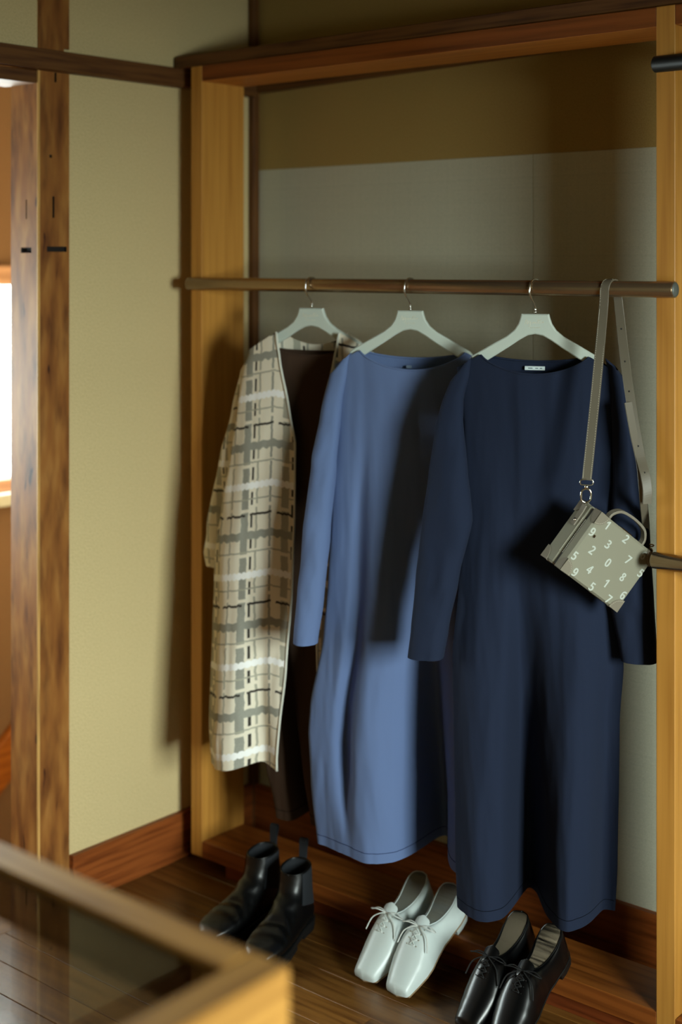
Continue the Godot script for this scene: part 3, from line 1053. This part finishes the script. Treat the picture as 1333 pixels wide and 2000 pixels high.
func build_clothes() -> void:
	var paint := plain(Color(0.78, 0.82, 0.78), 0.42)
	var steel := plain(Color(0.82, 0.82, 0.80), 0.2, 1.0)
	var gilt := plain(Color(0.90, 0.88, 0.80), 0.4, 0.3)
	# the hangers are swivelled so that the clothes overlap like shingles and show their fronts
	var yaw_n := deg_to_rad(22.0)
	var yaw_b := deg_to_rad(24.0)
	var yaw_c := deg_to_rad(19.0)
	var wide_n := 1.018
	var wide_b := 1.03
	var wide_c := 1.08
	hanger("pale hanger holding the plaid cardigan at the left of the rod", 0.491, yaw_c, wide_c, paint, steel, gilt)
	hanger("pale hanger holding the periwinkle blue dress in the middle of the rod", 0.779, yaw_b, wide_b, paint, steel, gilt)
	hanger("pale hanger holding the navy dress beside the bag strap", 1.100, yaw_n, wide_n, paint, steel, gilt)

	# navy dress
	var navy := cloth(Color(0.128, 0.158, 0.232), 9.0, 0.15)
	var navy_dark := cloth(Color(0.05, 0.065, 0.11), 9.0, 0.0)
	var g := {"rows": [[1.304, -0.161, 0.172], [1.191, -0.148, 0.158], [1.013, -0.141, 0.154], [0.856, -0.156, 0.154], [0.710, -0.170, 0.173], [0.595, -0.167, 0.164], [0.282, -0.161, 0.156], [0.193, -0.157, 0.151]],
		"neck": 0.109, "neck_x": 0.0, "neck_y": 1.334, "slope": 0.58, "dip_front": 0.037, "dip_back": 0.013, "hem": 0.196, "deep_top": 0.020, "front_hem": 0.035, "back_hem": 0.15,
		"folds": [[-0.62, 0.34, 0.0, 0.05, 0.15, 0.3], [-0.2, 0.085, 0.004, -0.15, 0.25, 0.3], [0.5, 0.22, 0.0, 0.035, 0.15, 0.16], [0.86, 0.1, 0.0, -0.075, 0.3, 0.3], [0.2, 0.1, 0.004, 0.0, 0.0]]}
	var o := thing("navy_dress", "dark navy long sleeved knit dress on the hanger nearest the bag", "dress", Vector3(1.100, 0, 0.32))
	o.rotation.y = yaw_n
	o.scale.x = wide_n
	dress_parts(o, g, navy, navy_dark)
	put("sleeve", sleeve([[1.316, -0.150, -0.128], [1.285, -0.175, -0.132], [1.233, -0.192, -0.145], [1.191, -0.201, -0.145], [1.086, -0.214, -0.133], [0.992, -0.224, -0.121], [0.877, -0.234, -0.147], [0.773, -0.241, -0.166], [0.716, -0.246, -0.175]], 0.004, 0.062, 0.034, 5), navy, o)
	put("sleeve", sleeve([[1.318, 0.139, 0.164], [1.295, 0.144, 0.181], [1.264, 0.149, 0.188], [1.191, 0.153, 0.202], [1.086, 0.155, 0.219], [0.992, 0.150, 0.226], [0.856, 0.146, 0.234], [0.731, 0.172, 0.241]], 0.0, 0.01, 0.03, 6), navy, o)
	var tagm := put("neck_label", cbox(Vector3(0.041, 0.008, 0.0008), 0.0002), plain(Color(0.85, 0.9, 0.9), 0.8), o, Vector3(-0.004, 1.3055, -0.0155))
	for k in [[-0.009, 0.009], [0.004, 0.006], [0.0125, 0.005]]:
		put("printed_line", cbox(Vector3(k[1], 0.0018, 0.0003), 0.0001), plain(Color(0.35, 0.42, 0.45), 0.8), tagm, Vector3(k[0], 0.0, 0.0005))

	# periwinkle dress
	var blue := cloth(Color(0.38, 0.452, 0.61), 9.0, 0.2)
	var blue_dark := cloth(Color(0.16, 0.20, 0.34), 9.0, 0.0)
	g = {"rows": [[1.300, -0.167, 0.167], [1.167, -0.160, 0.158], [0.977, -0.174, 0.165], [0.809, -0.183, 0.176], [0.683, -0.194, 0.187], [0.540, -0.222, 0.204], [0.473, -0.227, 0.209], [0.361, -0.222, 0.212], [0.226, -0.206, 0.204]],
		"neck": 0.115, "neck_x": 0.006, "neck_y": 1.330, "slope": 0.58, "dip_front": 0.040, "dip_back": 0.016, "hem": 0.230, "deep_top": 0.020, "front_hem": 0.03, "back_hem": 0.14,
		"folds": [[-0.60, 0.075, -0.002, -0.055, 0.12, 0.1, 0.78], [-0.35, 0.32, 0.0, 0.05, 0.12], [0.26, 0.2, 0.0, -0.15, 0.3, 0.12], [0.6, 0.16, 0.0, 0.05, 0.2], [0.85, 0.15, 0.0, -0.06, 0.2]]}
	o = thing("blue_dress", "periwinkle blue long sleeved dress in the middle of the rod", "dress", Vector3(0.779, 0, 0.32))
	o.rotation.y = yaw_b
	o.scale.x = wide_b
	dress_parts(o, g, blue, blue_dark)
	put("sleeve", sleeve([[1.312, -0.154, -0.128], [1.285, -0.177, -0.134], [1.201, -0.195, -0.149], [1.089, -0.212, -0.158], [0.910, -0.229, -0.171], [0.798, -0.236, -0.180], [0.688, -0.244, -0.192]], 0.002, 0.05, 0.032, 15), blue, o)
	put("sleeve", sleeve([[1.312, 0.128, 0.154], [1.285, 0.134, 0.174], [1.201, 0.148, 0.193], [1.089, 0.156, 0.209], [0.910, 0.167, 0.226], [0.798, 0.176, 0.234], [0.688, 0.187, 0.243]], 0.0, 0.01, 0.03, 16), blue, o)
	put("neck_label", cbox(Vector3(0.012, 0.006, 0.0008), 0.0002), plain(Color(0.45, 0.52, 0.6), 0.8), o, Vector3(-0.006, 1.2935, -0.012))

	# brown dress under the cardigan
	var brown := cloth(Color(0.27, 0.205, 0.16), 9.0, 0.1)
	var brown_dark := cloth(Color(0.05, 0.035, 0.03), 9.0, 0.0)
	g = {"rows": [[1.290, -0.122, 0.122], [1.182, -0.128, 0.128], [0.945, -0.138, 0.145], [0.648, -0.140, 0.16], [0.470, -0.124, 0.169], [0.351, -0.108, 0.173], [0.232, -0.084, 0.172]],
		"neck": 0.082, "neck_x": 0.0, "neck_y": 1.322, "slope": 0.55, "dip_front": 0.012, "dip_back": 0.004, "hem": 0.226, "deep_top": 0.014, "front_hem": 0.02, "back_hem": 0.10,
		"folds": [[-0.8, 0.16, 0.0, 0.005, 0.3], [-0.5, 0.1, 0.0, -0.11, 0.55], [-0.1, 0.3, 0.0, 0.0, 0.3], [0.5, 0.2, 0.0, -0.05, 0.4]]}
	o = thing("brown_dress", "dark brown long dress worn under the plaid cardigan, leftmost hanger", "dress", Vector3(0.491, 0, 0.32))
	o.rotation.y = yaw_c
	o.scale.x = wide_c
	dress_parts(o, g, brown, brown_dark)

	# plaid cardigan
	var plaid := plain(Color(1, 1, 1), 0.95, 0.0, 0.2)
	plaid.albedo_texture = plaid_texture()
	plaid.cull_mode = BaseMaterial3D.CULL_DISABLED
	plaid.backlight_enabled = true
	plaid.backlight = Color(0.12, 0.12, 0.12)
	var cream := cloth(Color(0.83, 0.83, 0.78), 12.0, 0.2)
	var edge := [[1.360, -0.074, 0.071], [1.301, -0.064, 0.062], [1.182, -0.039, 0.036], [1.111, -0.024, 0.026], [0.945, -0.023, 0.026], [0.767, -0.028, 0.028], [0.588, -0.040, 0.036], [0.470, -0.052, 0.042], [0.375, -0.058, 0.047], [0.321, -0.050, 0.047]]
	g = {"rows": [[1.310, -0.148, 0.142], [1.277, -0.161, 0.146], [1.182, -0.176, 0.15], [1.063, -0.194, 0.155], [0.945, -0.216, 0.16], [0.826, -0.234, 0.165], [0.648, -0.241, 0.17], [0.410, -0.249, 0.17], [0.321, -0.243, 0.17]],
		"ridge": -0.075, "neck": 0.074, "neck_x": 0.0, "neck_y": 1.362, "slope": 0.62, "dip_front": 0.0, "dip_back": 0.030, "hem": 0.365, "deep_top": 0.026, "front_hem": 0.06, "back_hem": 0.11,
		"folds": [[-0.62, 0.3, 0.0, 0.04, 0.2], [-0.32, 0.14, 0.0, -0.035, 0.6], [0.62, 0.3, 0.0, 0.02, 0.3], [-0.95, 0.12, 0.0, -0.02, 0.1]]}
	o = thing("plaid_cardigan", "cream and grey plaid open long cardigan at the rod's left", "cardigan", Vector3(0.491, 0, 0.32))
	o.rotation.y = yaw_c
	o.scale.x = wide_c
	put("left_front", open_front(g, -1.0, edge), plaid, o)
	put("right_front", open_front(g, 1.0, edge), plaid, o)
	put("back_panel", sheet(g, false), plaid, o)
	for s in [-1.0, 1.0]:
		put("edge_binding", tube(front_edge_line(g, s, edge), 0.0028, 8, 0.03), cream, o)
	put("sleeve", sleeve([[1.322, -0.145, -0.115], [1.277, -0.174, -0.125], [1.182, -0.200, -0.131], [1.063, -0.236, -0.148], [0.945, -0.266, -0.169], [0.873, -0.280, -0.178], [0.814, -0.291, -0.184], [0.783, -0.286, -0.184]], -0.012, -0.078, 0.028, 25), plaid, o)
	put("sleeve", sleeve([[1.322, 0.115, 0.136], [1.277, 0.12, 0.15], [1.182, 0.12, 0.16], [1.063, 0.12, 0.17], [0.945, 0.12, 0.175], [0.873, 0.12, 0.178], [0.783, 0.12, 0.18]], -0.015, -0.055, 0.03, 26), plaid, o)

func build_bag() -> void:
	var W := 0.174
	var H := 0.134
	var D := 0.070
	var hide := plain(Color(0.54, 0.53, 0.46), 0.48, 0.0, 0.5)
	hide.normal_enabled = true
	hide.normal_texture = fine_normal
	hide.normal_scale = 0.12
	hide.uv1_triplanar = true
	hide.uv1_scale = Vector3(14, 14, 14)
	var trim := plain(Color(0.50, 0.47, 0.41), 0.5)
	var strap_m := plain(Color(0.40, 0.37, 0.31), 0.5)
	var thread := plain(Color(0.80, 0.78, 0.70), 0.8)
	var metal := plain(Color(0.85, 0.84, 0.80), 0.16, 1.0)
	var ink := plain(Color(0.74, 0.76, 0.72), 0.55)
	var dark := plain(Color(0.10, 0.09, 0.08), 0.6)
	var n := Vector3(0.878, -0.2, 0.435).normalized()
	var r := Vector3(0.277, -0.53, -0.802)
	r = (r - n * r.dot(n)).normalized()
	var h := n.cross(r)
	var bag := thing("shoulder_bag", "small taupe trunk shaped shoulder bag with pale numbers, hanging by its strap", "bag", Vector3(1.2985, 0.9450, 0.3700))
	bag.basis = Basis(n, -0.05) * Basis(r, h, n)
	# z = 0 is the numbered face; the trunk's lid is the front third
	put("lid", cbox(Vector3(W, H, 0.026), 0.004), hide, bag, Vector3(0, 0, -0.013))
	put("seam_gap", cbox(Vector3(W - 0.006, H - 0.006, 0.006), 0.001), dark, bag, Vector3(0, 0, -0.028))
	put("body", cbox(Vector3(W, H, D - 0.030), 0.004), hide, bag, Vector3(0, 0, -0.030 - (D - 0.030) / 2))
	# stitched corner guards wrapping each corner
	for sx in [-1.0, 1.0]:
		for sy in [-1.0, 1.0]:
			for fr in [true, false]:
				var st := begin()
				var sz := 1.0 if fr else -1.0
				var z := 0.0 if fr else -D
				var c := Vector3(sx * W / 2, sy * H / 2, z)
				var R := 0.026
				for pl in 3:
					var q := []
					var ax := [Vector3(-sx, 0, 0), Vector3(0, -sy, 0), Vector3(0, 0, -sz)]
					var a: Vector3 = ax[pl]
					var b: Vector3 = ax[(pl + 1) % 3]
					var out: Vector3 = -ax[(pl + 2) % 3]
					q.append(c + out * 0.0012 - (a + b) * 0.0006)
					var ra := R if pl == 0 else R * 0.62
					for k in 9:
						var t := k / 8.0 * PI / 2
						q.append(c + out * 0.0012 + a * (cos(t) * (R if a.z == 0 else 0.020)) + b * (sin(t) * (R if b.z == 0 else 0.020)))
					face(st, q, out)
					for k in range(1, 9):
						face(st, [q[k], q[k + 1], q[k + 1] - out * 0.0016, q[k] - out * 0.0016], (a + b))
				var guard := put("corner_guard", st.commit(), trim, bag)
				if fr:
					var dots := begin()
					for k in 9:
						var t := (k + 0.5) / 9.0 * PI / 2
						var p := c + Vector3(-sx * cos(t), -sy * sin(t), 0) * 0.0232 + Vector3(0, 0, 0.0016)
						add_cbox(dots, Vector3(0.0022, 0.0007, 0.0006), 0.0002, Transform3D(Basis(Vector3(0, 0, 1), atan2(-sy * cos(t), sx * sin(t))), p))
					put("stitching", dots.commit(), thread, guard)
	# stitching along the side edges
	var sd := begin()
	for k in 20:
		var y := (k / 19.0 - 0.5) * (H - 0.06)
		for z in [-0.024, -0.034]:
			add_cbox(sd, Vector3(0.0007, 0.0026, 0.0007), 0.0002, Transform3D(Basis.IDENTITY, Vector3(-W / 2 - 0.0003, y, z)))
	put("side_stitching", sd.commit(), thread, bag)
	# printed numbers, upright with the bag
	var font := SystemFont.new()
	font.font_names = PackedStringArray(["Droid Sans"])
	font.font_weight = 700
	for d in [["1", -0.0561, 0.0540], ["2", -0.0009, 0.0550], ["3", -0.0281, 0.0257], ["9", -0.0770, 0.0258], ["2", -0.0519, -0.0016], ["5", -0.0780, -0.0302], ["7", 0.0340, 0.0263], ["0", -0.0025, -0.0023], ["4", -0.0292, -0.0335], ["9", -0.0541, -0.0550], ["8", 0.0483, -0.0066], ["1", 0.0239, -0.0353], ["6", 0.0585, 0.0513], ["5", 0.0790, 0.0212], ["6", 0.0750, -0.0343], ["5", -0.0002, -0.0570], ["7", 0.0510, -0.0570]]:
		var t := TextMesh.new()
		t.text = d[0]
		t.font = font
		t.font_size = 64
		t.pixel_size = 0.0235 / 64.0
		t.depth = 0.0004
		put("printed_number", t, ink, bag, Vector3(d[1], d[2], 0.0003))
	# square stud on the lid
	put("stud", cbox(Vector3(0.006, 0.006, 0.003), 0.001), metal, bag, Vector3(-0.068, 0.022, 0.001))
	# top handle, its feet, catch
	var hs := begin()
	var line := curve([Vector3(-0.052, H / 2, -0.018), Vector3(-0.050, H / 2 + 0.012, -0.018), Vector3(-0.034, H / 2 + 0.026, -0.018), Vector3(0.0, H / 2 + 0.030, -0.018), Vector3(0.034, H / 2 + 0.026, -0.018), Vector3(0.050, H / 2 + 0.012, -0.018), Vector3(0.052, H / 2, -0.018)], 0.004)
	add_ribbon(hs, line, [Vector3(0, 0, 1), Vector3(0, 0, 1)], 0.013, 0.005)
	hs.generate_normals()
	put("handle", hs.commit(), trim, bag)
	put("catch", cbox(Vector3(0.03, 0.004, 0.014), 0.001), metal, bag, Vector3(0.006, H / 2 + 0.001, -0.022))
	# leather tabs with rings at both short sides
	for s in [-1.0, 1.0]:
		var tb := begin()
		add_ribbon(tb, curve([Vector3(s * (W / 2 + 0.0015), H / 2 - 0.050, -0.047), Vector3(s * (W / 2 + 0.002), H / 2 - 0.02, -0.047), Vector3(s * (W / 2 + 0.004), H / 2 - 0.006, -0.047)], 0.004), [Vector3(0, 0, 1), Vector3(0, 0, 1)], 0.013, 0.003)
		tb.generate_normals()
		var tab := put("ring_tab", tb.commit(), trim, bag)
		put("rivet", lathe([[0.0, 0.0032], [0.0012, 0.003], [0.002, 0.0]], 16, Vector3(s, 0, 0)), metal, tab, Vector3(s * (W / 2 + 0.003), H / 2 - 0.040, -0.047))
	# the strap, in the room's axes, brought into the bag's
	var inv := bag.transform.affine_inverse()
	var ring_l: Vector3 = bag.transform * Vector3(-(W / 2 + 0.005), H / 2 - 0.002, -0.047)
	var ring_r: Vector3 = bag.transform * Vector3(W / 2 + 0.004, H / 2 + 0.004, -0.040)
	var swivel := ring_l + Vector3(0.0, 0.030, 0.0)
	var strap_low := swivel + Vector3(0.002, 0.014, 0)
	var add_world := func(pts: Array) -> Array:
		var a := []
		for p in pts:
			a.append(inv * p)
		return a
	var wide := inv.basis * Vector3(0.9, 0.06, -0.35)
	var rx := 1.2705
	var front := curve(add_world.call([strap_low, strap_low.lerp(Vector3(rx, 1.44, 0.338), 0.5), Vector3(rx - 0.003, 1.43, 0.338), Vector3(rx, 1.47, 0.3385), Vector3(rx + 0.002, 1.484, 0.332), Vector3(rx + 0.004, 1.4885, 0.3202), Vector3(rx + 0.006, 1.484, 0.308), Vector3(rx + 0.007, 1.47, 0.3018)]), 0.004)
	var ss := begin()
	add_ribbon(ss, front, [wide, wide, inv.basis * Vector3(1, 0, 0)], 0.0185, 0.0028)
	ss.generate_normals()
	put("strap", ss.commit(), strap_m, bag)
	var back := curve(add_world.call([Vector3(rx + 0.007, 1.47, 0.3018), Vector3(rx + 0.012, 1.42, 0.300), Vector3(rx + 0.026, 1.32, 0.302), Vector3(rx + 0.046, 1.22, 0.308), Vector3(rx + 0.066, 1.15, 0.318), Vector3(rx + 0.083, 1.115, 0.330), Vector3(rx + 0.090, 1.085, 0.334), Vector3(rx + 0.089, 1.06, 0.334)]), 0.004)
	ss = begin()
	add_ribbon(ss, back, [inv.basis * Vector3(1, 0, 0), inv.basis * Vector3(0.9, 0, -0.3), inv.basis * Vector3(0.75, 0.1, -0.5), inv.basis * Vector3(0.5, 0.2, -0.7)], 0.0185, 0.0028)
	ss.generate_normals()
	put("strap", ss.commit(), strap_m, bag)
	var low := curve(add_world.call([Vector3(rx + 0.040, 1.25, 0.318), Vector3(rx + 0.052, 1.19, 0.318), Vector3(rx + 0.066, 1.13, 0.318), Vector3(rx + 0.073, 1.07, 0.320), ring_r + Vector3(-0.002, 0.03, 0), ring_r]), 0.004)
	ss = begin()
	add_ribbon(ss, low, [inv.basis * Vector3(0.5, 0.1, -0.8), inv.basis * Vector3(0.35, 0.1, -0.9), inv.basis * Vector3(0.3, 0.1, -0.9)], 0.0165, 0.0028)
	ss.generate_normals()
	put("strap", ss.commit(), strap_m, bag)
	# stitches on the front strap, punched holes on the back one
	var sth := begin()
	for i in range(2, front.size() - 4):
		var d := (front[i + 1] - front[i]).normalized()
		var w := (wide - d * wide.dot(d)).normalized()
		var nn := d.cross(w)
		if (bag.basis * nn).z < 0:
			nn = -nn
		for s in [-1.0, 1.0]:
			add_cbox(sth, Vector3(0.0007, 0.0024, 0.0006), 0.0002, Transform3D(Basis(w, d, w.cross(d)), front[i] + w * (s * 0.0074) + nn * 0.0016))
	put("strap_stitching", sth.commit(), thread, bag)
	for f in [0.2, 0.34, 0.48, 0.6, 0.73, 0.87]:
		var hol := begin()
		var i := int(f * (back.size() - 1))
		var d := (back[i + 1] - back[i]).normalized()
		var nn := d.cross(inv.basis * Vector3(0.9, 0, -0.3)).normalized()
		add_tube(hol, PackedVector3Array([back[i] - nn * 0.0018, back[i] + nn * 0.0018]), 0.0018, 10)
		hol.generate_normals()
		put("strap_hole", hol.commit(), dark, bag)
	# clasps
	for e in [[ring_l, strap_low], [ring_r + Vector3(0, -0.012, 0), ring_r + Vector3(0, 0.006, 0)]]:
		var cs := begin()
		var a: Vector3 = e[0]
		var b: Vector3 = e[1]
		var sx := Vector3(0.8, 0, -0.6) * 0.0085
		add_tube(cs, curve(add_world.call([a, a + sx + (b - a) * 0.12, a + sx + (b - a) * 0.5, a.lerp(b, 0.62), a - sx + (b - a) * 0.5, a - sx + (b - a) * 0.12, a]), 0.003), 0.0022, 8)
		add_tube(cs, PackedVector3Array(add_world.call([a.lerp(b, 0.6), a.lerp(b, 0.78)])), 0.0042, 12)
		add_tube(cs, curve(add_world.call([a.lerp(b, 0.8) - sx * 1.3, b - sx * 1.3, b + sx * 1.3, a.lerp(b, 0.8) + sx * 1.3, a.lerp(b, 0.78), a.lerp(b, 0.8) - sx * 1.3]), 0.003), 0.0015, 8)
		cs.generate_normals()
		put("clasp", cs.commit(), metal, bag)

func build_shoes() -> void:
	var white := plain(Color(0.80, 0.84, 0.83), 0.36, 0.0, 0.5)
	var wl := plain(Color(0.62, 0.60, 0.52), 0.7)
	var wlace := plain(Color(0.82, 0.84, 0.82), 0.8)
	var wsole := plain(Color(0.55, 0.45, 0.33), 0.6)
	var black := plain(Color(0.022, 0.024, 0.027), 0.3, 0.0, 0.5)
	var bl := plain(Color(0.66, 0.60, 0.50), 0.75)
	var blace := plain(Color(0.02, 0.021, 0.023), 0.7)
	var bsole := plain(Color(0.03, 0.028, 0.026), 0.5)
	# heels rest on the rack's bottom rail, toes on the floor
	var lift := 0.433
	lace_shoe("white_lace_shoe", "white lace up shoe, the one nearer the boots, heel on the rail", "white lace shoes", 1.0, Vector3(0.770, 0.1135, 0.238), lift, 0.0, white, wl, wlace, wsole)
	lace_shoe("white_lace_shoe", "white lace up shoe, the one nearer the black pair, heel on the rail", "white lace shoes", -1.0, Vector3(0.856, 0.1135, 0.242), lift, 0.02, white, wl, wlace, wsole)
	lace_shoe("black_lace_shoe", "black lace up shoe, the one nearer the white pair, heel on the rail", "black lace shoes", 1.0, Vector3(1.046, 0.1135, 0.258), lift, 0.0, black, bl, blace, bsole)
	lace_shoe("black_lace_shoe", "black lace up shoe, the one nearer the frame's end post", "black lace shoes", -1.0, Vector3(1.128, 0.1135, 0.262), lift, 0.02, black, bl, blace, bsole)
	var bleather := plain(Color(0.02, 0.022, 0.024), 0.38, 0.0, 0.5)
	var elastic := plain(Color(0.085, 0.10, 0.12), 0.85)
	var rubber := plain(Color(0.018, 0.018, 0.018), 0.6)
	chelsea_boot("black ankle boot in front of the rack, the one nearer the left wall", Vector3(0.376, 0, 0.312), 0.12, bleather, elastic, rubber)
	chelsea_boot("black ankle boot in front of the rack, the one nearer the white shoes", Vector3(0.482, 0, 0.330), 0.32, bleather, elastic, rubber)

func build_table() -> void:
	var t := thing("display_table", "light wooden display table with an inset glass top, cut off by the frame", "table", Vector3(1.3, 0, 2.13))
	var rail := wood(Color(0.78, 0.57, 0.28), 0, 0.6, 6.0, 0.4, 0.3, 0.3)
	var side := wood(Color(0.78, 0.57, 0.28), 2, 0.6, 6.0, 0.4, 0.7, 0.3)
	var legm := wood(Color(0.78, 0.57, 0.28), 1, 0.6, 6.0, 0.4, 0.6, 0.3)
	var x0 := -0.52
	var x1 := 0.456
	var z0 := -0.345
	var z1 := 0.32
	var top := 0.85
	var low := 0.79
	var w := 0.046
	slab_in("rail", Vector3(x0, low, z0), Vector3(x1 - w, top, z0 + w), rail, t, 0.003)
	slab_in("rail", Vector3(x0, low, z1 - w), Vector3(x1 - w, top, z1), rail, t, 0.003)
	slab_in("rail", Vector3(x1 - w, low, z0), Vector3(x1, top, z1), side, t, 0.003)
	slab_in("rail", Vector3(x0 - w, low, z0), Vector3(x0, top, z1), side, t, 0.003)
	for x in [x0 - w, x1 - w]:
		for z in [z0, z1 - w]:
			slab_in("leg", Vector3(x, 0.0, z), Vector3(x + w, low, z + w), legm, t, 0.003)
	var glass := plain(Color(0.04, 0.05, 0.04, 0.45), 0.02)
	glass.transparency = BaseMaterial3D.TRANSPARENCY_ALPHA
	var q := QuadMesh.new()
	slab_in("glass_top", Vector3(x0, 0.838, z0 + w), Vector3(x1 - w, 0.844, z1 - w), glass, t, 0.0005)
